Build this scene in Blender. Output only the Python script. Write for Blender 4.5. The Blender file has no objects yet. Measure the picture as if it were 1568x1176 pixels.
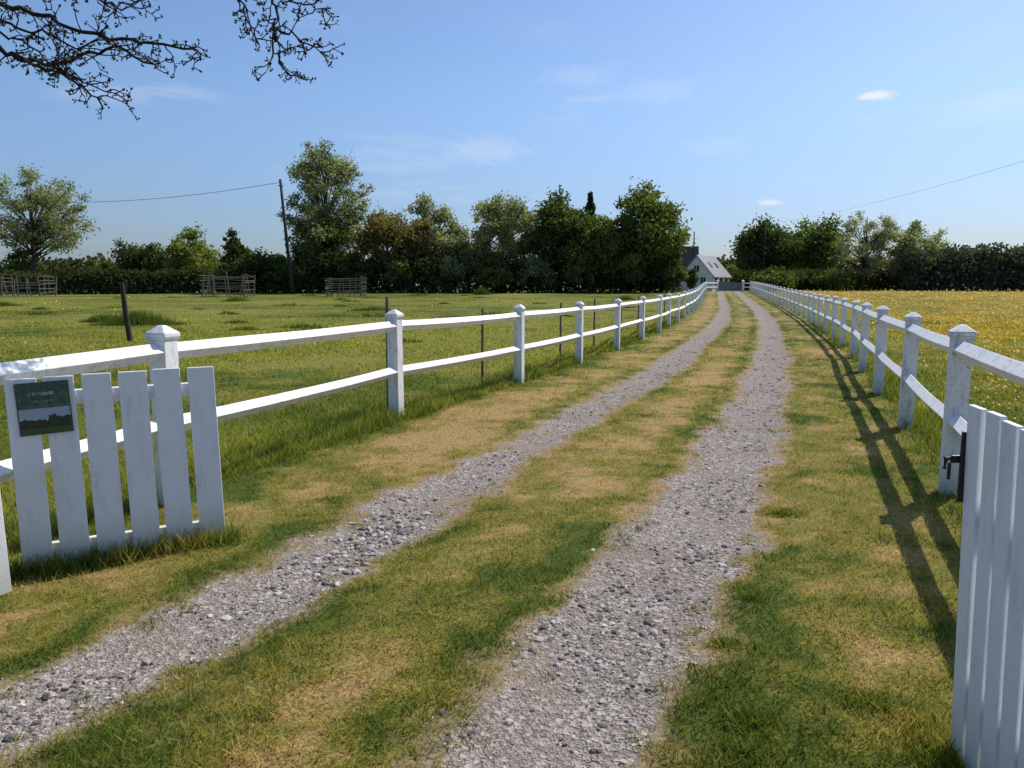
import bpy, math, random
import numpy as np
from mathutils import Vector
rng=np.random.default_rng(7); random.seed(7)
scene=bpy.context.scene
COL=scene.collection

# ------------------------------------------------------------------ noise
T=rng.random((256,256))
def vn(x,y,sc,ox=0.0):
    X=np.asarray(x)*sc+ox+500; Y=np.asarray(y)*sc+ox*1.7+500
    xi=np.floor(X).astype(int); yi=np.floor(Y).astype(int)
    fx=X-xi; fy=Y-yi
    fx=fx*fx*(3-2*fx); fy=fy*fy*(3-2*fy)
    a=T[xi&255,yi&255]; b=T[(xi+1)&255,yi&255]; c=T[xi&255,(yi+1)&255]; d=T[(xi+1)&255,(yi+1)&255]
    return (a*(1-fx)+b*fx)*(1-fy)+(c*(1-fx)+d*fx)*fy
def fbm(x,y,sc,o=4,ox=0.0):
    r=0;a=.5;t=0
    for i in range(o):
        r=r+a*vn(x,y,sc*2.03**i,ox+i*13.7); t+=a; a*=.55
    return r/t
def sst(a,b,x):
    t=np.clip((np.asarray(x,float)-a)/(b-a),0,1); return t*t*(3-2*t)

# ------------------------------------------------------------------ layout of the lane
Yk=np.array([-30,-5,2.25,3.03,3.72,4.81,6.72,8.78,11,14.3,21.8,34,47,72,100,140])
Xk=np.array([-17,-4.5,-.93,-.53,-.2,.2,1.0,1.8,2.68,3.95,6.55,10.5,14.3,21.0,28.6,39.5])
Yf=np.arange(-30,140.1,.25)
Xf=np.interp(Yf,Yk,Xk)
ker=np.exp(-.5*(np.arange(-16,17)*.25/1.3)**2); ker/=ker.sum()
Xp=np.concatenate([Xf[0]-(Xf[16:0:-1]-Xf[0]),Xf,Xf[-1]+(Xf[-1]-Xf[-2:-18:-1])])
Xf=np.convolve(Xp,ker,'valid')
def xc(y):
    y=np.asarray(y,float)
    return np.interp(y,Yf,Xf)+np.where(y>140,(y-140)*.27,0)+np.where(y<-30,(y+30)*.5,0)
def lat(x,y): return (np.asarray(x)-xc(y))*.935
def tdist(x,y):
    s=lat(x,y)
    d=np.abs(np.abs(s+.06*(fbm(x,y,.25,2,5)-.5)+.02)-.95)
    d=d+np.where(s>0,-.01-.04*(1-sst(3,6,y)),.035)
    d=d+(fbm(x,y,.9,3,3)-.5)*.24+(fbm(x,y,5.0,3,9)-.5)*.30
    d=d+.8*sst(101,104,y)
    return d
def tz(x,y):
    x=np.asarray(x,float); y=np.asarray(y,float)
    s=np.abs(lat(x,y)); f=sst(2.9,6,s)
    z=.85*sst(25,100,y)
    z=z+f*((fbm(x,y,.12,3,1)-.5)*.30+(fbm(x,y,.9,2,2)-.5)*.10)*(1-.6*sst(60,150,y))
    z=z+(1-f)*((fbm(x,y,.8,3,4)-.5)*.05+(fbm(x,y,4.5,2,6)-.5)*.020)
    g=np.exp(-(np.abs(s-.95)/.33)**2)
    z=z-.035*g*(1-sst(98,103,y))
    return z
def dryf(x,y):
    s=lat(x,y)
    d=.47+(fbm(x,y,.55,4,21)-.5)*1.15+(fbm(x,y,2.6,4,27)-.5)*1.25
    d=d+.27*np.exp(-((s+1.9)/.42)**2)-.28*np.exp(-((s+2.8)/.35)**2)
    d=d+.21*np.exp(-(s/.24)**2)
    td=tdist(x,y)
    d=d+.18*np.exp(-((td-.34)/.06)**2)
    d=d-.18*np.exp(-((td-.52)/.09)**2)
    d=d-.18*sst(2.2,2.7,s)
    d=d-.08*(1-sst(2.5,5,y))
    return np.clip(d,0,1)

# ------------------------------------------------------------------ mesh helpers
def link(o,parent=None):
    COL.objects.link(o)
    if parent: o.parent=parent
    return o
def np_mesh(name,V,F,mat,attrs=None,parent=None,smooth=False):
    me=bpy.data.meshes.new(name)
    V=np.ascontiguousarray(V,dtype=np.float32); F=np.ascontiguousarray(F,dtype=np.int32)
    n,k=F.shape
    me.vertices.add(len(V)); me.vertices.foreach_set('co',V.ravel())
    me.loops.add(n*k); me.loops.foreach_set('vertex_index',F.ravel())
    me.polygons.add(n); me.polygons.foreach_set('loop_start',np.arange(0,n*k,k,dtype=np.int32))
    me.update(calc_edges=True)
    for a,v in (attrs or {}).items():
        v=np.asarray(v)
        if v.ndim==2:
            at=me.attributes.new(a,'FLOAT_COLOR','POINT')
            at.data.foreach_set('color',np.ascontiguousarray(np.concatenate([v,np.ones((len(v),1))],1),dtype=np.float32).ravel())
        else:
            at=me.attributes.new(a,'FLOAT','POINT'); at.data.foreach_set('value',np.ascontiguousarray(v,dtype=np.float32))
    me.polygons.foreach_set('use_smooth',np.full(n,smooth,dtype=bool))
    me.materials.append(mat)
    o=bpy.data.objects.new(name,me)
    return link(o,parent)
class MB:
    def __init__(s): s.v=[];s.f=[];s.m=[]
    def add(s,vs,fs,mi=0):
        b=len(s.v); s.v+= [tuple(v) for v in vs]; s.f+=[tuple(i+b for i in f) for f in fs]; s.m+=[mi]*len(fs)
    def frustum(s,c,w0,d0,z0,w1,d1,z1,rot=0,mi=0,sh=(0,0)):
        cs,sn=math.cos(rot),math.sin(rot); vs=[]
        for (w,d,z,ox,oy) in ((w0,d0,z0,0,0),(w1,d1,z1,sh[0],sh[1])):
            for sx,sy in ((-1,-1),(1,-1),(1,1),(-1,1)):
                x=sx*w/2;y=sy*d/2
                vs.append((c[0]+x*cs-y*sn+ox,c[1]+x*sn+y*cs+oy,z))
        s.add(vs,[(3,2,1,0),(4,5,6,7),(0,1,5,4),(1,2,6,5),(2,3,7,6),(3,0,4,7)],mi)
    def box(s,c,w,d,z0,z1,rot=0,mi=0,sh=(0,0)): s.frustum(c,w,d,z0,w,d,z1,rot,mi,sh)
    def tube(s,pts,rad,n=6,mi=0,ph=0.0,cap=True):
        pts=[Vector(p) for p in pts]; b=[]
        for i,p in enumerate(pts):
            t=(pts[min(i+1,len(pts)-1)]-pts[max(i-1,0)]).normalized()
            a=Vector((0,0,1)) if abs(t.z)<.9 else Vector((1,0,0))
            u=t.cross(a).normalized(); w=u.cross(t)
            r=rad[i] if hasattr(rad,'__len__') else rad
            for k in range(n):
                an=ph+2*math.pi*k/n
                b.append(p+u*math.cos(an)*r+w*math.sin(an)*r)
        fs=[]
        for i in range(len(pts)-1):
            for k in range(n):
                fs.append((i*n+k,i*n+(k+1)%n,(i+1)*n+(k+1)%n,(i+1)*n+k))
        if cap: fs.append(tuple(range(n-1,-1,-1))); fs.append(tuple((len(pts)-1)*n+k for k in range(n)))
        s.add(b,fs,mi)
    def obj(s,name,mats,parent=None,bevel=0,smooth=False):
        me=bpy.data.meshes.new(name); me.from_pydata(s.v,[],s.f); me.update()
        if not isinstance(mats,(list,tuple)): mats=[mats]
        for m in mats: me.materials.append(m)
        me.polygons.foreach_set('material_index',s.m)
        if smooth: me.polygons.foreach_set('use_smooth',[True]*len(s.f))
        o=bpy.data.objects.new(name,me); link(o,parent)
        if bevel:
            b=o.modifiers.new('bevel','BEVEL'); b.width=bevel; b.segments=2; b.limit_method='ANGLE'
        return o

# ------------------------------------------------------------------ node helpers
class NT:
    def __init__(s,nt): s.nt=nt; nt.nodes.clear()
    def n(s,typ,props=None,ins=None,out=0):
        nd=s.nt.nodes.new(typ)
        for k,v in (props or {}).items(): setattr(nd,k,v)
        for k,v in (ins or {}).items():
            if isinstance(v,bpy.types.NodeSocket): s.nt.links.new(v,nd.inputs[k])
            else: nd.inputs[k].default_value=v
        return nd.outputs[out] if out is not None else nd
    def m(s,op,a,b=0.0,c=0.0,clamp=False): return s.n('ShaderNodeMath',{'operation':op,'use_clamp':clamp},{0:a,1:b,2:c})
    def mix(s,f,a,b,mode='MIX'):
        return s.n('ShaderNodeMix',{'data_type':'RGBA','blend_type':mode},{0:f,6:a,7:b},2)
    def mr(s,v,a,b,c=0.0,d=1.0,smooth=True):
        return s.n('ShaderNodeMapRange',{'interpolation_type':'SMOOTHSTEP' if smooth else 'LINEAR'},{0:v,1:a,2:b,3:c,4:d})
    def noise(s,vec,scale,detail=3,rough=.55,out=0): return s.n('ShaderNodeTexNoise',None,{'Vector':vec,'Scale':scale,'Detail':detail,'Roughness':rough},out)
    def pos(s): return s.n('ShaderNodeNewGeometry',None,None,0)
    def attr(s,name,o=2): return s.n('ShaderNodeAttribute',{'attribute_name':name},None,o)
    def out(s,sh): s.n('ShaderNodeOutputMaterial',None,{0:sh},None)
def c4(r,g,b): return (r,g,b,1.0)
def mat(name):
    m=bpy.data.materials.new(name); m.use_nodes=True
    return m,NT(m.node_tree)
def bsdf(t,col,rough=.8,normal=None,spec=.3,metal=0.0):
    ins={'Base Color':col,'Roughness':rough,'Specular IOR Level':spec,'Metallic':metal}
    if normal is not None: ins['Normal']=normal
    return t.n('ShaderNodeBsdfPrincipled',None,ins)
def bump(t,h,dist,st=1.0): return t.n('ShaderNodeBump',None,{'Height':h,'Distance':dist,'Strength':st})

def simple(name,col,rough=.7,var=.25,scale=6,spec=.3,metal=0.0):
    m,t=mat(name); p=t.pos(); n=t.noise(p,scale,4)
    f=t.mr(n,.3,.7)
    c=t.mix(f,c4(*[x*(1-var) for x in col]),c4(*[min(1,x*(1+var)) for x in col]))
    t.out(bsdf(t,c,rough,spec=spec,metal=metal)); return m

# grass colours: computed once per vertex (ground sheet and blades share them) --
def lerp(a,b,f): return a+(b-a)*f[:,None]
def gcolor(x,y,dadd=0.0):
    s=lat(x,y); d=np.clip(dryf(x,y)+dadd,0,1)+(fbm(x,y,13,3,33)-.5)*.75
    C=lambda *v: np.array(v)[None,:]
    a=lerp(C(.088,.132,.022),C(.260,.240,.056),sst(.10,.50,d))
    a=lerp(a,C(.48,.330,.145),sst(.54,.95,d))
    n1=fbm(x*.6,y,.20,4,81); n2=fbm(x,y,1.3,4,87)
    f=lerp(C(.115,.160,.024),C(.250,.268,.050),sst(.36,.62,n1))
    f=lerp(f,C(.30,.27,.078),.7*sst(.48,.68,n2))
    fr=lerp(f,C(.46,.31,.028),.2+.65*sst(.36,.62,fbm(x,y,.5,5,91)))
    f=lerp(f,fr,sst(3.2,8.0,s))
    return lerp(a,f,sst(2.6,3.0,np.abs(s)))

# ground
m_ground,t=mat('meadow_and_gravel_ground')
p=t.pos(); g=t.attr('gc',0)
gn=t.noise(p,60,4,.7); g=t.mix(1.0,g,t.mix(t.mr(gn,.3,.7),c4(.32,.32,.32),c4(.98,.95,.92)),'MULTIPLY')  # fine mottling; dark end paints shade between blades into the ground colour
td=t.attr('td')
td2=t.m('ADD',td,t.m('MULTIPLY',t.m('SUBTRACT',t.noise(p,18,4,.7),.5),.28))
trk=t.mr(td2,.27,.37,1.0,0.0)
edge=t.mr(td2,.34,.48,.75,0.0)
v1=t.n('ShaderNodeTexVoronoi',None,{'Vector':p,'Scale':105.0},None)
v2=t.n('ShaderNodeTexVoronoi',None,{'Vector':p,'Scale':44.0},None)
vb=t.n('ShaderNodeSeparateColor',None,{0:v1.outputs['Color']})
vb2=t.n('ShaderNodeSeparateColor',None,{0:v2.outputs['Color']})
gr=t.mix(vb,c4(.125,.104,.092),c4(.355,.310,.278))
gr=t.mix(t.m('MULTIPLY',t.m('GREATER_THAN',vb2,.82),.6),gr,c4(.50,.45,.41))
gr=t.mix(t.mr(t.noise(p,1.3,5,.65),.42,.64),gr,t.mix(.5,gr,c4(.235,.18,.135)))
soil=t.mix(t.mr(t.noise(p,30,4),.3,.7),c4(.16,.115,.07),c4(.34,.255,.16))
c=t.mix(edge,g,soil); c=t.mix(trk,c,gr)
h=t.m('ADD',t.m('MULTIPLY',v1.outputs['Distance'],.5),t.m('MULTIPLY',v2.outputs['Distance'],.7))
h=t.mix(trk,gn,h)
nb=bump(t,h,.017,.8)
t.out(bsdf(t,c,.95,nb,.1))

# grass blades
m_grass,t=mat('grass_blades'); g=t.attr('gc',0)
d=t.n('ShaderNodeBsdfDiffuse',None,{0:g}); tr=t.n('ShaderNodeBsdfTranslucent',None,{0:t.mix(1.0,g,c4(1.25,1.22,.7),'MULTIPLY')})
t.out(t.n('ShaderNodeMixShader',None,{0:.40,1:d,2:tr}))

def leafmat(name,dark,light,trans=.32):
    m,t=mat(name); r=t.attr('tint')
    c=t.mix(r,c4(*dark),c4(*light))
    d=t.n('ShaderNodeBsdfDiffuse',None,{0:c}); tr=t.n('ShaderNodeBsdfTranslucent',None,{0:t.mix(1.0,c,c4(1.3,1.3,.6),'MULTIPLY')})
    t.out(t.n('ShaderNodeMixShader',None,{0:trans,1:d,2:tr})); return m

# weathered white paint
def paint(name,base=(.80,.80,.80),dirt=.5,chip=1.0):
    m,t=mat(name); p=t.pos()
    st=t.n('ShaderNodeMapping',None,{0:p,3:(1,1,.25)})
    n=t.noise(st,14,5,.7); n2=t.noise(p,60,3,.7); n3=t.noise(p,3,3)
    f=t.m('MULTIPLY',t.mr(n,.48,.72),dirt)
    c=t.mix(f,c4(*base),c4(.42,.42,.39))
    chips=t.m('MULTIPLY',t.m('MULTIPLY',t.mr(n2,.58,.64),t.mr(n3,.44,.60)),dirt*chip,clamp=True)
    c=t.mix(chips,c,c4(.22,.195,.16))
    z=t.n('ShaderNodeSeparateXYZ',None,{0:p},2)
    low=t.m('MULTIPLY',t.mr(t.m('ADD',z,t.m('MULTIPLY',n,.3)),.16,.46,1,0),.5)
    c=t.mix(low,c,c4(.30,.33,.21))
    t.out(bsdf(t,c,.55,bump(t,n2,.003,.4),.35)); return m
m_white=paint('weathered_white_paint',(.78,.78,.78),.8,1.15)
m_gatewhite=paint('gate_white_paint',(.77,.78,.80),.34,.4)
m_bark=simple('bark',(.075,.060,.048),.9,.4,8)
m_twig=simple('twig_bark',(.022,.017,.015),.9,.3,30)
m_wood=simple('weathered_grey_wood',(.13,.12,.10),.9,.35,9)
m_pole=simple('dark_tarred_wood',(.035,.032,.03),.8,.3,5)
m_wire=simple('wire_dark',(.05,.05,.055),.6,.1,5)
m_black=simple('black_iron',(.012,.012,.013),.45,.2,20,.5)

# ------------------------------------------------------------------ ground mesh
a1=np.arange(-3.6,3.61,.05)
ext=[]; st=.07; a=3.6
while a<900: a+=st; st*=1.14 if a>9 else 1.04; ext.append(a)
ext=np.array(ext); A=np.concatenate([-ext[::-1],a1,ext])
ys=list(np.arange(-8,1,.2))+list(np.arange(1,12,.055)); st=.055; y=12-.055
while y<1700:
    st*=1.025 if y<60 else 1.04; y+=st; ys.append(y)
ys=np.array([-60,-40,-25,-15,-10]+ys)
GA,GY=np.meshgrid(A,ys); GX=GA+xc(GY)
na,ny=len(A),len(ys)
X=GX.ravel();Y=GY.ravel();Z=tz(X,Y)
idx=np.arange(na*ny).reshape(ny,na)
F=np.stack([idx[:-1,:-1],idx[:-1,1:],idx[1:,1:],idx[1:,:-1]],-1).reshape(-1,4)
np_mesh('ground',np.stack([X,Y,Z],1),F,m_ground,{'td':tdist(X,Y),'gc':gcolor(X,Y)},smooth=True)

# ------------------------------------------------------------------ grass
def blades(x,y,h,w,lean,dryadd=0.0):
    n=len(x); an=rng.random(n)*6.283; ph=rng.random(n)*6.283
    z=tz(x,y)-.006
    bx=np.cos(an)*w/2; by=np.sin(an)*w/2
    V=np.empty((n,3,3))
    V[:,0]=np.stack([x-bx,y-by,z],1); V[:,1]=np.stack([x+bx,y+by,z],1)
    V[:,2]=np.stack([x+np.cos(ph)*lean*h,y+np.sin(ph)*lean*h,z+h],1)
    r=rng.random(n)
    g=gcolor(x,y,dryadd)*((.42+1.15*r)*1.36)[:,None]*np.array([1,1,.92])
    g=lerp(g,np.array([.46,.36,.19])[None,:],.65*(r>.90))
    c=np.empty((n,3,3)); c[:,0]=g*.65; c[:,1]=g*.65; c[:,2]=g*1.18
    return V.reshape(-1,3),np.minimum(c.reshape(-1,3),.8),np.repeat(r,3)
def samp(n,y0,y1,pw,wd=.82,off=1.3):
    u=rng.random(n); e=1-pw
    y=(y0**e+u*(y1**e-y0**e))**(1/e)
    x=(rng.random(n)*2-1)*(wd*y+off)
    return x,y
parts=[]
x,y=samp(520000,1.4,32,.85)
s=lat(x,y); td=tdist(x,y)
k=(np.abs(s)<2.85)&(td>.30+rng.random(len(x))*.14); x,y=x[k],y[k]
d=dryf(x,y); k=rng.random(len(x))>np.clip((d-.55)*1.3,0,.55); x,y,d=x[k],y[k],d[k]
n=len(x); near=np.clip(y/5,1,3.5); lump=fbm(x,y,6,3,40)
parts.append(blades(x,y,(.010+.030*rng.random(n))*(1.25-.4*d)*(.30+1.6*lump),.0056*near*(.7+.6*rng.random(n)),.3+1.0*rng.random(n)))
# tufts in the short grass and creeping into the gravel edge
x,y=samp(4200,1.4,22,.8); s=lat(x,y); td=tdist(x,y)
k=(np.abs(s)<2.8)&(td>.19)&(rng.random(len(x))<np.where(td<.5,.9,.35)); x,y=x[k],y[k]
tx=np.repeat(x,24); ty=np.repeat(y,24); tx=tx+rng.normal(0,.024,len(tx)); ty=ty+rng.normal(0,.024,len(ty)); n=len(tx)
parts.append(blades(tx,ty,.018+.030*rng.random(n),.005*np.clip(ty/6,1,3),.5+.9*rng.random(n),-.10))
# a few lush tufts on the verges
for (wx,wy,R,n) in ((1.86,5.05,.13,900),(.93,3.10,.06,260),(.86,2.52,.10,500),(.78,2.35,.06,250),(-1.75,4.40,.10,500),(-2.2,4.2,.10,400),(1.38,2.62,.12,600),(1.2,3.6,.07,260),(-.90,2.55,.05,160),(-1.3,5.3,.10,240)):
    a=rng.random(n)*6.28; r=R*rng.random(n)**.7
    parts.append(blades(wx+np.cos(a)*r*1.4,wy+np.sin(a)*r,(.022+.040*rng.random(n))*(1.1-r/R*.7),.007*np.ones(n),.5+1.1*rng.random(n),-.4))
# fields
x,y=samp(520000,2.0,75,.88,.85,1.8)
s=lat(x,y); k=(np.abs(s)>2.72); x,y,s=x[k],y[k],s[k]
n=len(x); hh=fbm(x,y,.45,4,50)
h=(.035+.24*np.clip(hh-.2,0,1)*rng.random(n))*np.where(np.abs(s)<3.6,1.15,.80)
h*=1-.45*sst(14,50,y)
parts.append(blades(x,y,h,.0068*np.clip(y/5,1,8)*(.7+.6*rng.random(n)),.35+.9*rng.random(n)))
def along(sgn,n,y0,y1,sd,off):
    y=y0+(y1-y0)*rng.random(n)**1.5; return xc(y)+sgn*off+rng.normal(0,sd,n),y
for sgn,off,n,hm in ((-1,3.15,40000,.20),(1,3.0,24000,.14)):
    x,y=along(sgn,n,1.0,32,.13,off)
    f=fbm(x,y,1.2,2,60)
    parts.append(blades(x,y,(.05+hm*rng.random(n))*f*1.5,.007*np.clip(y/6,1,4),.2+.6*rng.random(n),-.2))
n=5000; q=rng.random(n); x=-2.75+q*1.0+rng.normal(0,.05,n); y=3.9+q*.58+rng.normal(0,.06,n)
parts.append(blades(x,y,.04+.12*rng.random(n)**2,.007*np.ones(n),.3+.7*rng.random(n),-.25))
n=3000; q=rng.random(n); x=1.47-q*.25+rng.normal(0,.05,n); y=2.5-q*1.2+rng.normal(0,.05,n)
parts.append(blades(x,y,.04+.08*rng.random(n)**2,.006*np.ones(n),.3+.7*rng.random(n),-.25))
V=np.concatenate([q[0] for q in parts])
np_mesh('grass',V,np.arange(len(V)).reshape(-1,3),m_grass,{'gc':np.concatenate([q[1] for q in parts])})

# tall dark clumps in the pasture
m_tus=leafmat('tussock_green',(.055,.085,.018),(.15,.185,.045))
def clump(x0,y0,w,h,n):
    x=x0+rng.normal(0,w,n); y=y0+rng.normal(0,w*.5,n); r=np.exp(-((x-x0)/w/1.5)**2)
    V,_,rr=blades(x,y,h*(.3+.7*rng.random(n))*r,.035*np.ones(n),.5*rng.random(n))
    return V,rr
vs=[];rs=[]
for q in ((-15.4,31,.9,.75,2500),(-17.8,33,.6,.45,1200),(-22,60,.6,.6,700),(-3.0,76,.5,1.0,900),(9,60,.5,.5,500),(-34,50,.8,.45,900),(-8,44,.6,.35,700)):
    V,r=clump(*q); vs.append(V); rs.append(r)
for i in range(60):
    y0=random.uniform(18,75); x0=float(xc(y0))-random.uniform(6,60)
    V,r=clump(x0,y0,random.uniform(.3,.9),random.uniform(.15,.32),260); vs.append(V); rs.append(r)
V=np.concatenate(vs); np_mesh('tall_grass_tussocks',V,np.arange(len(V)).reshape(-1,3),m_tus,{'tint':np.concatenate(rs)})

# buttercups
m_fl,t=mat('buttercup_yellow'); t.out(bsdf(t,t.mix(t.attr('tint'),c4(.72,.42,.02),c4(.82,.58,.04)),.6))
def flowers(x,y,z,sz):
    n=len(x); an=rng.random(n)*6.28; V=np.empty((n,4,3))
    tl=rng.normal(0,.5,(n,2))
    for i in range(4):
        cx=np.cos(an+i*math.pi/2)*sz; cy=np.sin(an+i*math.pi/2)*sz
        V[:,i]=np.stack([x+cx,y+cy,z+cx*tl[:,0]+cy*tl[:,1]],1)
    return V.reshape(-1,3),np.repeat(rng.random(n),4)
x,y=samp(80000,3,95,.6,1.0,2); s=lat(x,y)
pr=np.where(s>0,.98*sst(3.0,5,s)*(.45+.55*(fbm(x,y,.5,3,70)>.42)),(.005+.07*(fbm(x,y,.3,3,77)>.58))*sst(8,20,y))*sst(3.0,3.6,np.abs(s))
k=rng.random(len(x))<pr; x,y=x[k],y[k]
V,r=flowers(x,y,tz(x,y)+.07+.13*rng.random(len(x)),.009+.00055*y)
np_mesh('buttercup_flowers',V,np.arange(len(V)).reshape(-1,4),m_fl,{'tint':r})

# ------------------------------------------------------------------ gravel stones
m_st,t=mat('gravel_stone'); r=t.attr('rnd')
c=t.mix(r,c4(.125,.106,.094),c4(.52,.475,.44))
t.out(bsdf(t,c,.85,None,.2))
ph=(1+5**.5)/2
IV=np.array([(-1,ph,0),(1,ph,0),(-1,-ph,0),(1,-ph,0),(0,-1,ph),(0,1,ph),(0,-1,-ph),(0,1,-ph),(ph,0,-1),(ph,0,1),(-ph,0,-1),(-ph,0,1)])/1.9
IF=np.array([(0,11,5),(0,5,1),(0,1,7),(0,7,10),(0,10,11),(1,5,9),(5,11,4),(11,10,2),(10,7,6),(7,1,8),(3,9,4),(3,4,2),(3,2,6),(3,6,8),(3,8,9),(4,9,5),(2,4,11),(6,2,10),(8,6,7),(9,8,1)])
def stones(x,y,sz,br=0.0):
    n=len(x); V=IV[None]*(1+rng.normal(0,.20,(n,12,1)))
    sc=np.stack([.7+.6*rng.random(n),.7+.6*rng.random(n),.4+.3*rng.random(n)],1)
    V=V*sc[:,None,:]; a=rng.random(n)*6.28; ca,sa=np.cos(a)[:,None],np.sin(a)[:,None]
    X=V[...,0]*ca-V[...,1]*sa; Y_=V[...,0]*sa+V[...,1]*ca
    V=np.stack([X,Y_,V[...,2]],-1)*sz[:,None,None]
    V+=np.stack([x,y,tz(x,y)+sz*.10],1)[:,None,:]
    F=(IF[None]+(np.arange(n)*12)[:,None,None]).reshape(-1,3)
    return V.reshape(-1,3),F,np.repeat(np.clip(rng.random(n)**1.7+br,0,1),12)
x,y=samp(170000,1.4,24,.9,.95,1.5); td=tdist(x,y)
k=td<.25+.09*rng.normal(0,1,len(x)).clip(-1,2.6); x,y=x[k],y[k]
k=rng.random(len(x))<.22+2.0*(fbm(x,y,1.9,4,90)-.38); x,y=x[k][:34000],y[k][:34000]
sz=.0034+.0065*rng.random(len(x))**2+.015*rng.random(len(x))**9+.00045*y
sx=rng.normal(-.88,.15,340); sy=4.50+1.5*(sx+.88)+rng.normal(0,.28,340)
x=np.concatenate([x,sx]); y=np.concatenate([y,sy]); sz=np.concatenate([sz,.008+.020*rng.random(340)**2])
V,F,r=stones(x,y,sz); np_mesh('gravel',V,F,m_st,{'rnd':r})

# ------------------------------------------------------------------ fences
def fence(name,posts,hj=.010):
    mb=MB(); P=[]
    for i,(px,py) in enumerate(posts):
        q=posts[min(i+1,len(posts)-1)]; r=posts[max(i-1,0)]
        rot=math.atan2(q[1]-r[1],q[0]-r[0])+random.uniform(-.03,.03)
        z=float(tz(px,py)); jz=random.uniform(-.014,.014); lx=random.uniform(-.012,.012)
        w=.135
        mb.box((px,py),w,w,z-.1,z+1.165+jz,rot,0,(lx,0))
        c=(px+lx,py)
        mb.frustum(c,w,w,z+1.165+jz,.165,.165,z+1.185+jz,rot)
        mb.box(c,.165,.165,z+1.186+jz,z+1.215+jz,rot)
        mb.frustum(c,.165,.165,z+1.216+jz,.04,.04,z+1.268+jz,rot)
        P.append((px,py,z+jz*.5))
    for a,b in zip(P[:-1],P[1:]):
        for hz in (1.09,.555):
            A_=Vector((a[0],a[1],a[2]+hz+random.uniform(-hj,hj))); B_=Vector((b[0],b[1],b[2]+hz+random.uniform(-hj,hj)))
            d=(B_-A_).normalized(); A_+=d*.055; B_-=d*.055
            sd=Vector((-d.y,d.x,0)); k=random.uniform(-.010,.010)
            pts=[]; sg=random.uniform(.002,.016)
            for i in range(7):
                f=i/6; pts.append(A_.lerp(B_,f)-Vector((0,0,sg*4*f*(1-f)))+sd*(k*4*f*(1-f))+Vector((0,0,random.uniform(-.0015,.0015))))
            mb.tube(pts,[.064+random.uniform(-.0025,.0025) for _ in pts],4)
    return mb.obj(name,m_white,bevel=.005)
L=[(-3.32,1.75),(-2.42,5.2),(-1.36,8.72),(.115,12.0),(1.37,15.3),(2.6,18.6),(3.80,22.0),(4.97,25.4)]
y=28.8
while y<99: L.append((float(xc(y))-2.82,y)); y+=3.35
L.append((float(xc(100.5))-1.3,100.9))
R=[(1.22,.05),(2.30,2.85),(3.30,5.52),(4.33,8.15),(5.34,10.85),(6.38,13.6)]
y=16.4
while y<99: R.append((float(xc(y))+2.80+.03*min(1,(y-16)/20),y)); y+=2.75
R.append((float(xc(100.5))+2.0,100.9))
fence('post_and_rail_fence',L); fence('post_and_rail_fence',R)

# thin wire stock fence behind the left rails
mb=MB(); prev=None
for i,(fx,fy,h) in enumerate([(-3.0,4.6,1.0),(-1.27,9.3,1.42),(-.2,12.0,1.2),(1.3,15.9,1.2),(2.22,17.8,1.25),(3.5,22.3,1.2),(4.6,25.8,1.2),(6.9,32.8,1.2)]):
    fx-=.28; z=float(tz(fx,fy)); mb.tube([(fx,fy,z-.1),(fx+.01,fy,z+h)],[.024,.020],6)
    cur=[(fx,fy,z+k) for k in (.35,.7,1.0)]
    if prev:
        for a,b in zip(prev,cur): mb.tube([a,b],.0022,3)
    prev=cur
mb.obj('wire_stock_fence',m_wood)

# ------------------------------------------------------------------ gates
def empty(name,loc=(0,0,0)):
    e=bpy.data.objects.new(name,None); e.location=loc; link(e); return e
def gate_leaf(parent,p0,d,n,pitch,w,z0,z1,side,lean=(0,0),rails=(.10,.95),jit=.006):
    rot=math.atan2(d[1],d[0]); mb=MB()
    for i in range(n):
        q=i*pitch; dz=random.uniform(-jit,jit)
        c=(p0[0]+d[0]*q,p0[1]+d[1]*q)
        g=float(tz(c[0],c[1]))
        mb.box(c,w,.022,g+z0+random.uniform(0,.015),g+z1+dz,rot+random.uniform(-.01,.01),0,(lean[0]+random.uniform(-.008,.008),lean[1]))
    mb.obj('pickets',m_gatewhite,parent,.004)
    mb=MB(); le=(n-1)*pitch
    for hz in rails:
        c=(p0[0]+d[0]*le/2-side[0]*.035+lean[0]*hz,p0[1]+d[1]*le/2-side[1]*.035+lean[1]*hz)
        g=float(tz(*c)); mb.box(c,le+.10,.04,g+hz-.04,g+hz+.04,rot)
    mb.obj('gate_rails',m_gatewhite,parent,.004)
g1=empty('picket_gate')
d=np.array([.80,.455]); d/=np.linalg.norm(d); sd=(d[1],-d[0])
gate_leaf(g1,(-2.615,3.985),d,6,.181,.145,.015,1.075,sd,(-.02,0))
gate_leaf(g1,(-2.585,3.60),np.array([-.42,-.907]),5,.181,.138,.01,1.06,(.907,-.42),(-.02,0))
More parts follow.
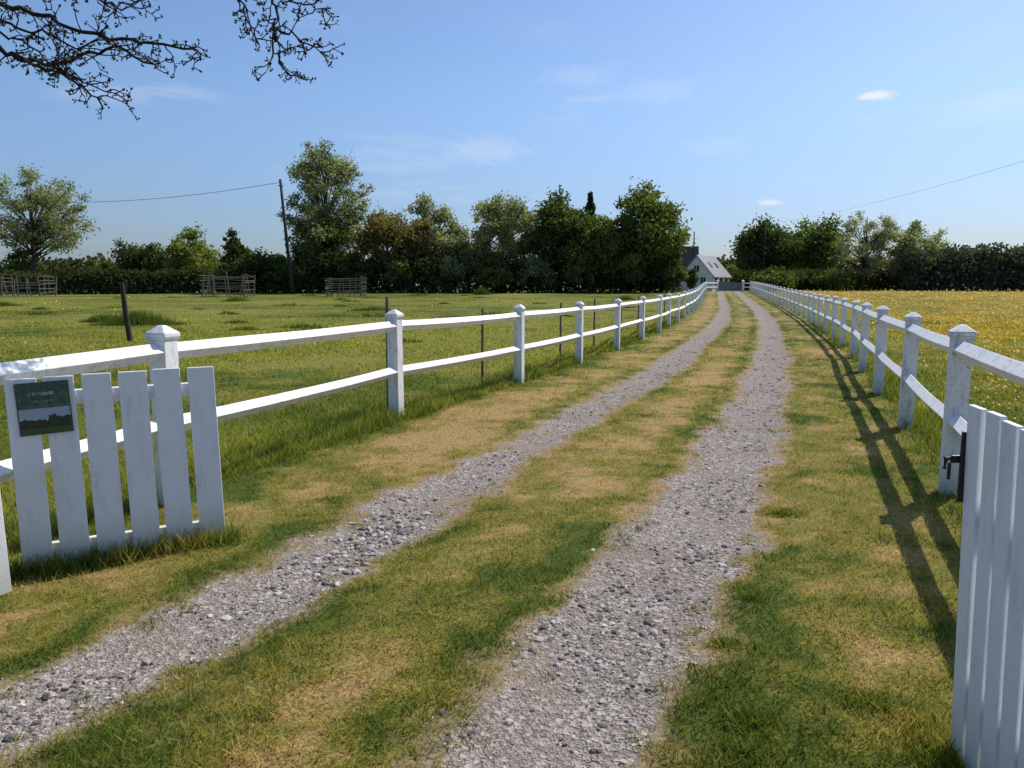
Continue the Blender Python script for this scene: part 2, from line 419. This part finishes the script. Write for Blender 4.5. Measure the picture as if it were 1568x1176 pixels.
# sign
ms,t=mat('gate_sign_print'); tc=t.n('ShaderNodeTexCoord',None,None,0)
sx_=t.n('ShaderNodeSeparateXYZ',None,{0:tc},None); u,v=sx_.outputs[0],sx_.outputs[2]
n=t.noise(tc,5,4); n2=t.noise(tc,25,3)
top=t.mix(t.mr(n2,.45,.6),c4(.018,.062,.040),c4(.045,.11,.075))
top=t.mix(t.m('MULTIPLY',t.m('GREATER_THAN',n,.55),.5),top,c4(.10,.16,.14))
def txt(lo,hi,ua,ub,den):
    b=t.m('MULTIPLY',t.m('GREATER_THAN',t.noise(t.n('ShaderNodeMapping',None,{0:tc,3:(den,1,2)}),3,1),.50),t.m('MULTIPLY',t.m('GREATER_THAN',v,lo),t.m('LESS_THAN',v,hi)))
    return t.m('MULTIPLY',b,t.m('MULTIPLY',t.m('GREATER_THAN',u,ua),t.m('LESS_THAN',u,ub)))
top=t.mix(txt(.75,.81,.22,.74,12),top,c4(.30,.36,.30)); top=t.mix(txt(.62,.655,.28,.70,20),top,c4(.22,.28,.23))
sky_=c4(.30,.38,.45)
hz=t.m('ADD',.32,t.m('MULTIPLY',t.m('SUBTRACT',n,.5),.45))
land=t.mix(t.mr(n2,.4,.6),c4(.008,.014,.008),c4(.03,.05,.025))
land=t.mix(t.m('LESS_THAN',v,.12),land,c4(.04,.08,.03))
low=t.mix(t.m('GREATER_THAN',v,hz),land,sky_)
col=t.mix(t.m('GREATER_THAN',v,.50),low,top)
brd=t.m('MAXIMUM',t.m('GREATER_THAN',t.m('ABSOLUTE',t.m('SUBTRACT',u,.5)),.475),t.m('GREATER_THAN',t.m('ABSOLUTE',t.m('SUBTRACT',v,.5)),.478))
col=t.mix(brd,col,c4(.05,.055,.055))
t.out(bsdf(t,col,.35,None,.5))
# Generated coordinates run 0..1 over the panel
tcn=[nd for nd in ms.node_tree.nodes if nd.type=='TEX_COORD'][0]
q=.095; c=(-2.615+d[0]*q+sd[0]*.0165,3.985+d[1]*q+sd[1]*.0165)
mb=MB(); rot=math.atan2(d[1],d[0]); me_w,me_h=.25,.285
mb.box((0,0),me_w,.006,-me_h/2,me_h/2)
so=mb.obj('gate_sign',ms); so.location=(c[0]-.01,c[1],.895); so.rotation_euler=(0,-.04,rot)
# right-hand open gate leaf
g2=empty('picket_gate')
d2=np.array([-.205,-.979]); sd2=(-.979,.205)
gate_leaf(g2,(1.475,2.30),d2,9,.118,.098,.02,1.18,sd2,(-.028,0.0),(.30,.86),.004)
mb=MB()
mb.box((1.452,2.355),.012,.03,.86,1.09,math.atan2(d2[1],d2[0]))
mb.box((1.440,2.37),.05,.012,.985,1.01,0); mb.tube([(1.415,2.37,1.0),(1.400,2.37,1.0),(1.396,2.37,.965)],.008,6); mb.tube([(1.412,2.37,.93),(1.412,2.37,.985)],.006,6)
mb.obj('latch',m_black,g2,.002)

# dark post standing in pasture
mb=MB(); z=float(tz(-10.6,20.7)); mb.tube([(-10.52,20.7,z-.2),(-10.62,20.7,z+.9),(-10.66,20.7,z+1.62)],[.075,.07,.06],8)
mb.obj('dark_fence_stake',m_pole,smooth=False)

# hurdle tree guards
def guard(x,y,w,h):
    mb=MB(); z=float(tz(x,y))
    cs=[(-w/2,-w/3),(w/2,-w/3),(w/2,w/3),(-w/2,w/3)]
    for cx,cy in cs: mb.box((x+cx,y+cy),.11,.11,z-.1,z+h,random.uniform(0,.3),0,(random.uniform(-.25,.25),0))
    for i in range(4):
        a,b=cs[i],cs[(i+1)%4]
        for k in range(5):
            hz=h*(.15+.2*k)+random.uniform(-.08,.08)
            mb.tube([(x+a[0]*1.08,y+a[1]*1.08,z+hz+random.uniform(-.2,.2)),(x+b[0]*1.08,y+b[1]*1.08,z+hz+random.uniform(-.2,.2))],.03,4)
        for q in (.33,.66):
            mx,my=a[0]*(1-q)+b[0]*q,a[1]*(1-q)+b[1]*q
            mb.box((x+mx,y+my),.07,.07,z-.1,z+h*random.uniform(.85,1.1),0,0,(random.uniform(-.35,.35),0))
    return mb.obj('wooden_tree_guard',m_wood)
guard(-27.0,72,3.9,2.1); guard(-46.0,72,3.6,1.9); guard(-16.0,73,3.2,1.8)

# ------------------------------------------------------------------ trees
def leaves(C,tint,sz):
    n=len(C); a=rng.normal(size=(n,3)); a/=np.linalg.norm(a,axis=1)[:,None]
    b=np.cross(a,rng.normal(size=(n,3))); b/=np.linalg.norm(b,axis=1)[:,None]
    a=a*(sz*(.7+.6*rng.random(n)))[:,None]; b=b*(sz*.6)[:,None]
    V=np.stack([C-a,C-b,C+a,C+b],1).reshape(-1,3)
    return V,np.repeat(tint,4)
def tree(name,x,y,h,w,base,lm,ncl,nl,sz,dens=1.0,trunk=.25,ztop_bias=0.0,cr=.13,limbs=None):
    z0=float(tz(x,y)); e=empty(name,(x,y,z0)); w=w*1.12
    cz=h*(base+1)/2; rz=h*(1-base)/2; rx=w/2
    cl=[]
    ph=rng.random(6)*6.28
    for i in range(ncl):
        v=rng.normal(size=3); v/=np.linalg.norm(v); r=(.30+.70*rng.random())**.6
        az=math.atan2(v[1],v[0])
        irr=1+.14*math.sin(2*az+ph[0])+.13*math.sin(3*az+ph[1]+2*v[2])+.12*math.sin(5*v[2]+ph[2]+az)
        taper=1-.15*max(0,v[2])
        R=cr*w*(.5+1.0*rng.random())
        cl.append((v[0]*r*(rx-R*.8)*irr*taper,v[1]*r*(rx-R*.8)*irr*taper,cz+v[2]*r*(rz-R*.8)*min(irr,1.06),R))
    cl=np.array(cl)
    wts=cl[:,3]**2; wts/=wts.sum(); ci=rng.choice(ncl,nl,p=wts)
    dv=rng.normal(size=(nl,3)); dv/=np.linalg.norm(dv,axis=1)[:,None]
    rr=rng.random(nl)**.55*(1+.3*rng.normal(size=nl).clip(-1,2))
    C=cl[ci,:3]+dv*(rr*cl[ci,3])[:,None]*np.array([1,1,.8])
    C[:,2]=np.maximum(C[:,2],.15)
    tc_=rng.random(ncl); tint=np.clip(tc_[ci]*.60+.35*rng.random(nl)+.15*(C[:,2]/h),0,1)
    V,tt=leaves(C,tint,np.full(nl,sz))
    np_mesh('crown',V,np.arange(len(V)).reshape(-1,4),lm,{'tint':tt},e)
    mb=MB(); tr=trunk
    top=Vector((random.uniform(-.4,.4),random.uniform(-.3,.3),h*.86))
    tp=[Vector((0,0,-.2)),Vector((random.uniform(-.1,.1),0,h*.25)),Vector((random.uniform(-.3,.3),0,h*.55)),top]
    mb.tube(tp,[tr,tr*.8,tr*.45,.03],7)
    nb=limbs or min(ncl,30)
    for i in rng.choice(ncl,nb,replace=False):
        c=Vector(cl[i,:3]); f=min(.9,max(.15,(c.z/h)*.62)); zz=f*h
        for a_,b_ in zip(tp[:-1],tp[1:]):
            if a_.z<=zz<=b_.z: s0=a_.lerp(b_,(zz-a_.z)/(b_.z-a_.z)); break
        else: s0=tp[2]
        mid=s0.lerp(c,.5)+Vector((random.uniform(-.3,.3),random.uniform(-.3,.3),random.uniform(-.1,.5)))
        r0=max(.05,tr*.38*(1-f*.6)); mb.tube([s0,mid,c],[r0,r0*.6,.02],5)
        for _ in range(2):
            e2=c+Vector(rng.normal(size=3))*cl[i,3]*.8; mb.tube([mid.lerp(c,.6),e2],[r0*.4,.012],4)
    mb.obj('trunk_and_limbs',m_bark,e,smooth=True)
    return e
lm_green=leafmat('leaf_mid_green',(.060,.090,.030),(.195,.245,.072),.38)
lm_dark=leafmat('leaf_dark_green',(.040,.060,.024),(.125,.165,.055),.35)
lm_light=leafmat('leaf_fresh_green',(.105,.145,.036),(.285,.320,.085),.40)
lm_grey=leafmat('leaf_grey_green',(.135,.160,.088),(.320,.350,.195),.44)
lm_pale=leafmat('leaf_pale_spring',(.170,.190,.125),(.370,.385,.255),.44)
lm_brown=leafmat('leaf_bronze',(.120,.100,.042),(.270,.220,.090),.40)
lm_hedge=leafmat('hedge_leaf',(.030,.042,.020),(.092,.116,.042),.32)
lm_purple=leafmat('hedge_leaf_dusky',(.046,.055,.044),(.112,.126,.090),.3)
D='deciduous_tree'
tree(D,-56.5,90,15.2,12.5,.22,lm_grey,95,12500,.16,trunk=.32,cr=.075,limbs=70)
tree('shrub',-59,92,5.8,4.2,.02,lm_dark,25,2800,.2)
tree('shrub',-49.6,92,5.3,3.6,.02,lm_green,25,2400,.18)
tree('shrub',-44.2,91,6.7,7.0,.05,lm_dark,40,5000,.2)
tree(D,-37.9,90,7.9,6.8,.08,lm_light,40,5500,.2)
tree(D,-33.2,91,7.8,3.4,.10,lm_dark,26,3800,.18)
tree('shrub',-29.0,86,5.0,6.2,.0,lm_dark,36,4800,.2)
tree(D,-21.4,88,18.3,10.8,.10,lm_grey,130,18000,.16,trunk=.3,cr=.078,limbs=90)
tree(D,-21.4,87.4,10.0,9.0,.02,lm_green,50,8000,.19,cr=.11)
tree(D,-14.4,88,10.8,8.8,.04,lm_brown,55,10000,.19)
tree(D,-9.2,91,12.2,8.4,.10,lm_pale,75,10000,.17,cr=.095)
tree(D,-10.5,88,8.8,6.0,.05,lm_brown,38,5500,.19)
tree('shrub',-5.0,86,6.3,6.0,.02,lm_grey,34,5200,.18)
tree(D,-.9,89,12.4,9.6,.08,lm_grey,90,13500,.18,cr=.095)
tree(D,5.6,88,11.8,8.8,.06,lm_dark,60,14000,.21,cr=.14)
tree(D,10.6,88,9.8,8.4,.05,lm_green,58,11500,.21)
tree(D,15.5,87,12.9,8.6,.04,lm_green,75,18000,.21,cr=.14)
tree(D,43.6,130,13.2,12.2,.06,lm_dark,60,12000,.29,cr=.14)
tree(D,52.2,130,13.0,12.0,.06,lm_green,60,11500,.29,cr=.13)
tree(D,51.0,110,12.4,9.6,.12,lm_pale,85,6400,.15,cr=.07,limbs=75)
tree(D,57.6,110,11.4,9.6,.10,lm_grey,80,9500,.18,cr=.095)
tree('shrub',62.5,108,6.0,5,.02,lm_green,30,3500,.22)
tree('shrub',35.5,103,2.8,5.2,.0,lm_green,26,3200,.18)
tree('shrub',39.5,112,3.8,6.0,.0,lm_dark,26,3200,.2)
tree('shrub',47.5,112,3.4,7.0,.0,lm_green,26,3200,.2)
tree('shrub',-22.5,84,4.6,5.5,.0,lm_dark,30,4200,.2)
tree('shrub',24.6,104.5,3.2,2.4,.0,lm_dark,22,2600,.16,trunk=.08)
tree('shrub',34.5,120,4.2,4.0,.0,lm_green,22,2400,.18,trunk=.08)
for (x_,h_,w_,l_) in ((-26.5,4.6,4,lm_green),(-17.5,5.0,4.6,lm_dark),(-12.5,4.2,4,lm_green),(-7.2,4.6,4.4,lm_grey),(-2.2,4.6,4.4,lm_green),(2.4,5.0,4.6,lm_grey),(7.6,4.4,4,lm_green),(12.8,5.2,4.4,lm_green),(18.0,4.6,3.4,lm_green)):
    tree('shrub',x_,85,h_,w_,.0,l_,22,2600,.2,trunk=.08)
# conifer
e=empty('conifer_tree',(10.3,101,.85)); n=6000
q=rng.random(n)**.6; rr=(.25+(q)*2.6)*(.8+.2*np.sin((1-q)*40)); a=rng.random(n)*6.28; k=.4+.6*rng.random(n)
C=np.stack([np.cos(a)*rr*k,np.sin(a)*rr*k,2+(1-q)*11.2-.3*k],1)
V,tt=leaves(C,rng.random(n),np.full(n,.24)); np_mesh('crown',V,np.arange(len(V)).reshape(-1,4),lm_hedge,{'tint':tt},e)
mb=MB(); mb.tube([(0,0,-.2),(0,0,12.8)],[.2,.03],7); mb.obj('trunk',m_bark,e)
# hedges
def hedge(name,x0,x1,y0,y1,h,th,n,lm,sz,var=.5,stems=True):
    q=rng.random(n); x=x0+(x1-x0)*q; y=y0+(y1-y0)*q+rng.normal(0,th/2,n)
    top=h*(1-var/2+var*fbm(x,np.zeros(n)+y0,.28,4,33)*1.0+.12*np.where(vn(x,y,1.3,8)>.6,1,0))
    z=tz(x,y)+top*rng.random(n)**.8
    C=np.stack([x,y,z],1)+rng.normal(0,.08,(n,3))
    tint=np.clip(vn(x,z*1.5,.9,3)*.7+.35*rng.random(n),0,1)
    V,tt=leaves(C,tint,np.full(n,sz)); e=empty(name)
    np_mesh('foliage',V,np.arange(len(V)).reshape(-1,4),lm,{'tint':tt},e)
    mb=MB()
    for i in range(int(abs(x1-x0)*1.6)):
        f=random.random(); x_=x0+(x1-x0)*f; y_=y0+(y1-y0)*f+random.gauss(0,th/4); z_=float(tz(x_,y_))
        mb.tube([(x_,y_,z_-.1),(x_+random.uniform(-.3,.3),y_,z_+h*.5),(x_+random.uniform(-.6,.6),y_+random.uniform(-.4,.4),z_+h*.85)],[.06,.04,.01],4)
    mb.obj('stems',m_bark,e)
hedge('hedge',-100,-29,84,84,2.45,1.6,27000,lm_hedge,.22,.5)
hedge('hedge',-31,19.0,86.5,86.5,3.8,2.4,24000,lm_hedge,.24,.9)
hedge('hedge',54,110,104,101,5.2,3.0,30000,lm_purple,.27,.8)
hedge('hedge',34,62,118,112,3.0,2.0,10000,lm_hedge,.24,.5)
hedge('distant_treeline',-230,-30,170,150,6.0,5,18000,lm_hedge,.55,.6)
hedge('distant_treeline',36,260,185,160,6.5,6,22000,lm_hedge,.6,.6)
hedge('distant_treeline',20,44,210,205,7.5,6,4000,lm_green,.6,.6)

# ------------------------------------------------------------------ utility poles and wires
mb=MB(); mb.tube([(-22.9,79,.5),(-23.3,79,6),(-23.75,79,12.4)],[.20,.17,.13],8); mb.box((-23.7,79),.5,.1,11.7,11.8,.3)
mb.obj('utility_pole',m_pole,smooth=True)
mb=MB(); z=float(tz(42.2,128)); mb.tube([(42.2,127,z-.2),(42.0,127,z+11.6)],[.2,.15],8); mb.obj('utility_pole',m_pole,smooth=True)
mb=MB(); mb.tube([(28.0,117,.6),(27.9,117,9.8)],[.13,.09],8); mb.obj('utility_pole',m_pole,smooth=True)
def wire(a,b,sag,r):
    mb=MB(); a=Vector(a);b=Vector(b); pts=[]
    for i in range(25):
        f=i/24; p_=a.lerp(b,f); p_.z-=sag*4*f*(1-f); pts.append(p_)
    mb.tube(pts,r,4); return mb
wire((-23.75,79,12.1),(-75,108,14.0),1.3,.024).obj('overhead_wire',m_wire)
wire((42.0,127,11.9),(24,18,8.2),1.0,.008).obj('overhead_wire',m_wire)

# ------------------------------------------------------------------ house at the end of the lane
m_render=simple('cream_render',(.78,.76,.72),.9,.05,2)
m_slate=simple('grey_slate',(.20,.20,.21),.45,.2,3,.5)
m_slated=simple('dark_slate',(.035,.032,.035),.6,.25,3)
m_glass=simple('window_glass',(.03,.035,.04),.15,.1,3,.6)
m_bgate=simple('blue_grey_paint',(.18,.20,.23),.6,.1,2)
def house(name,loc,rot,W,Ln,eave,ridge,roofm,chim=True,win=True):
    e=empty(name,loc); e.rotation_euler=(0,0,rot)
    mb=MB(); w=W/2; l=Ln/2
    mb.add([(-w,-l,0),(w,-l,0),(w,l,0),(-w,l,0),(-w,-l,eave),(w,-l,eave),(w,l,eave),(-w,l,eave),(0,-l,ridge),(0,l,ridge)],
           [(0,1,5,8,4),(1,2,6,5),(2,3,7,9,6),(3,0,4,7)])
    mb.obj('walls',m_render,e)
    mb=MB(); o=.35; th=.12
    for s_ in (-1,1):
        ex=s_*(w+o); ez=eave-o*(ridge-eave)/w
        vs=[(ex,-l-.15,ez+.03),(ex,l+o,ez+.03),(0,l+o,ridge+.03),(0,-l-.15,ridge+.03)]
        vs+=[(x_,y_,z_+th) for x_,y_,z_ in vs]
        mb.add(vs,[(0,1,2,3),(7,6,5,4),(0,4,5,1),(1,5,6,2),(2,6,7,3),(3,7,4,0)])
    mb.obj('roof',roofm,e)
    if chim:
        mb=MB(); mb.box((0,l-.6),.7,.5,ridge-.4,ridge+.6); mb.box((0,l-.6),.84,.64,ridge+.6,ridge+.7); mb.obj('chimney',m_slate,e)
    if win:
        mb=MB()
        for cx,z0_,z1_ in ((-w*.42,.9,2.0),(w*.42,.9,2.0),(0,eave+.5,eave+1.4)): mb.box((cx,-l-.02),.7,.05,z0_,z1_)
        for cy in (-l*.6,0,l*.6): mb.box((w+.02,cy),.05,.9,.9,2.0)
        mb.obj('windows',m_glass,e)
        mb=MB()
        for cx,z0_,z1_ in ((-w*.42,.9,2.0),(w*.42,.9,2.0),(0,eave+.5,eave+1.4)):
            mb.box((cx,-l-.03),.06,.06,z0_,z1_); mb.box((cx,-l-.04),.86,.08,z0_-.1,z0_)
        mb.obj('window_frames',m_white,e)
        mb=MB()
        for cy in (-l*.4,l*.3):
            f0,f1=.35,.62
            vs=[(w*(1-f0),cy-.35,eave+(ridge-eave)*f0+.20),(w*(1-f0),cy+.35,eave+(ridge-eave)*f0+.20),(w*(1-f1),cy+.35,eave+(ridge-eave)*f1+.20),(w*(1-f1),cy-.35,eave+(ridge-eave)*f1+.20)]
            mb.add(vs,[(0,1,2,3)])
        mb.obj('skylights',m_glass,e)
    return e
house('cottage',(28.9,113.5,.8),math.radians(-34),4.9,7.4,2.3,5.1,m_slate,False)
house('stone_barn',(26.9,122,.8),math.radians(80),5.5,5.5,3.2,6.9,m_slated,True,False)
gx=float(xc(100.5)); e=empty('driveway_gate',(gx+.35,101,float(tz(gx,101))))
mb=MB()
for i in range(14): mb.box((-1.45+i*.223,0),.21,.04,.08,1.25+.10*math.sin(i*.45))
mb.obj('boards',m_bgate,e)
mb=MB()
for zz in (.3,.95): mb.box((0,.05),3.05,.05,zz-.06,zz+.06)
mb.obj('rails',m_bgate,e)
mb=MB()
for sx in (-1.7,1.7): mb.box((sx,0),.3,.3,-.1,1.4); mb.frustum((sx,0),.36,.36,1.4,.05,.05,1.55)
mb.obj('gate_posts',m_white,e)

# ------------------------------------------------------------------ bare overhanging tree (trunk outside left of view)
def PX(u,v,dy=0.0):
    return Vector(((u-784)*.004144*(1+dy/5),5.0+dy,1.55+(1.785-.00397*v)*(1+dy/5)))
mb=MB(); lf=[]
mb.tube([(-7.2,6.2,-.2),(-7.1,6.1,1.2),(-6.8,6.0,2.6),(-6.3,5.8,3.9),(-6.0,5.6,5.5)],[.28,.22,.18,.13,.08],10)
mb.tube([(-6.8,6.0,2.6),(-5.6,5.6,3.3),(-4.3,5.2,3.35),PX(-60,60)],[.12,.07,.05,.03],8)
mb.tube([(-6.3,5.8,3.9),(-5.2,5.3,4.3),(-3.6,5.1,4.1),(-2.2,5.0,3.85),(-1.6,5.05,3.7)],[.09,.06,.045,.03,.02],8)
def spur(p,d,ln,r,dep):
    pts=[p]; q=p.copy(); dd=d.normalized()
    n=max(2,int(ln/.03))
    for i in range(n):
        dd=(dd+Vector((random.gauss(0,.30),random.gauss(0,.25),random.gauss(0,.30)))).normalized()
        q=q+dd*(ln/n); pts.append(q.copy())
        if dep>0 and random.random()<.55:
            sdv=Vector((random.gauss(0,1),random.gauss(0,.6),random.gauss(.25,1))); sdv=(sdv-dd*sdv.dot(dd)).normalized()+dd*.5
            spur(q,sdv,ln*random.uniform(.18,.42),r*.75,dep-1)
    mb.tube(pts,[max(.0021,r*(1-.5*i/(len(pts)-1))) for i in range(len(pts))],4)
    if dep<=1:
        for _ in range(4): lf.append(pts[-1]+Vector((random.gauss(0,.007),random.gauss(0,.007),random.gauss(0,.007))))
mains=[([(-60,60),(0,72),(30,88),(70,98),(120,88),(175,70),(235,97)],.017,.3),
 ([(-60,-10),(20,8),(80,32),(140,50),(200,62),(250,68),(303,76)],.015,-.2),
 ([(0,72),(40,96),(85,108),(115,128),(150,160)],.012,.1),
 ([(70,98),(110,118),(172,142)],.008,.15),
 ([(-50,40),(0,50),(45,70),(95,112)],.010,.1),
 ([(-40,20),(20,40),(70,48),(120,75),(160,60)],.010,.0),
 ([(120,-30),(150,0),(185,8),(220,-2)],.009,-.1),
 ([(365,-60),(368,0),(382,30),(392,58)],.008,.0),
 ([(425,-70),(420,0),(425,40),(420,70),(428,100),(462,120)],.010,.1),
 ([(425,45),(455,55),(490,78)],.008,.15),
 ([(400,-60),(440,-5),(470,8),(500,14)],.008,.2)]
for pl,r,dy in mains:
    P=[PX(u,v,dy+.1*math.sin(u*.03)) for u,v in pl]; pts=[]
    for a,b in zip(P[:-1],P[1:]):
        m_=4
        for i in range(m_): pts.append(a.lerp(b,i/m_)+Vector((random.gauss(0,.010),random.gauss(0,.012),random.gauss(0,.010))))
    pts.append(P[-1]); nn=len(pts)
    mb.tube(pts,[r*(1.05-.65*i/nn) for i in range(nn)],6)
    for i in range(1,nn):
        for _ in range(1 if random.random()<.7 else 2):
            dd=pts[i]-pts[i-1]; dd.normalize()
            sdv=Vector((random.gauss(0,1),random.gauss(0,.8),random.gauss(-.1,1)))
            spur(pts[i],sdv.normalized()+dd*.8,random.uniform(.05,.20),.005,1)
    spur(pts[-1],pts[-1]-pts[-2],.10,.004,1)
e=empty('bare_budding_tree'); mb.obj('trunk_and_twigs',m_twig,e,smooth=True)
C=np.array([tuple(v) for v in lf]); V,tt=leaves(C,rng.random(len(C)),np.full(len(C),.011))
np_mesh('buds',V,np.arange(len(V)).reshape(-1,4),leafmat('bud_leaf',(.02,.02,.010),(.05,.052,.02)),{'tint':tt},e)

# ------------------------------------------------------------------ sky + sun
AZ,EL=math.radians(48),math.radians(49)
w=bpy.data.worlds.new('World'); scene.world=w; w.use_nodes=True
t=NT(w.node_tree)
sky=t.n('ShaderNodeTexSky',{'sky_type':'NISHITA','sun_disc':False,'sun_elevation':EL,'sun_rotation':AZ,'altitude':50,'air_density':1.0,'dust_density':1.0,'ozone_density':2.2})
gen=t.n('ShaderNodeTexCoord',None,None,0)
gz=t.n('ShaderNodeSeparateXYZ',None,{0:gen},2)
sky=t.mix(1.0,sky,t.mix(t.mr(gz,-.02,.26),c4(.53,.60,.80),c4(.82,.94,1.09)),'MULTIPLY')
mp=t.n('ShaderNodeMapping',None,{0:gen,3:(1.0,1.0,5.5)})
wn=t.noise(mp,3.2,6,.62)
wf=t.m('MULTIPLY',t.m('MULTIPLY',t.mr(wn,.54,.76),.22),t.m('MULTIPLY',t.mr(gz,.05,.14),t.mr(gz,.26,.36,1,0)))
fac=wf
for (cx,cy,cz,rad,am) in ((.413,.885,.214,.023,.85),(.316,.9436,.1018,.017,.6),(-.035,.985,.171,.07,.20),(.08,.965,.255,.05,.13),(.18,.955,.235,.06,.14),(.25,.94,.17,.05,.12)):
    dv=t.n('ShaderNodeVectorMath',{'operation':'SUBTRACT'},{0:gen,1:(cx,cy,cz)})
    dv=t.n('ShaderNodeVectorMath',{'operation':'MULTIPLY'},{0:dv,1:(1,1,3.4)})
    ln=t.n('ShaderNodeVectorMath',{'operation':'LENGTH'},{0:dv},1)
    nz=t.noise(t.n('ShaderNodeMapping',None,{0:gen,3:(1,1,2.5)}),55,4,.6)
    ln=t.m('ADD',ln,t.m('MULTIPLY',t.m('SUBTRACT',nz,.5),rad*1.6))
    fac=t.m('MAXIMUM',fac,t.mr(ln,rad*.2,rad*1.15,am,0))
colr=t.mix(fac,sky,c4(7.0,7.1,7.3))
bg=t.n('ShaderNodeBackground',None,{0:colr,1:.13})
t.n('ShaderNodeOutputWorld',None,{0:bg},None)
sl=bpy.data.lights.new('sun','SUN'); sl.energy=5.0; sl.angle=math.radians(.5); sl.color=(1.0,.94,.84)
so=bpy.data.objects.new('sun',sl); link(so)
dvec=Vector((math.sin(AZ)*math.cos(EL),math.cos(AZ)*math.cos(EL),math.sin(EL)))
so.rotation_euler=dvec.to_track_quat('Z','Y').to_euler()

cam=bpy.data.cameras.new('camera'); cam.sensor_width=36; cam.lens=26.4; cam.clip_end=5000; cam.clip_start=.05
co=bpy.data.objects.new('camera',cam); link(co); co.location=(0,0,1.55); co.rotation_euler=(math.radians(90-7.43),0,0)
scene.camera=co
scene.view_settings.view_transform='Standard'; scene.view_settings.look='None'; scene.view_settings.exposure=0
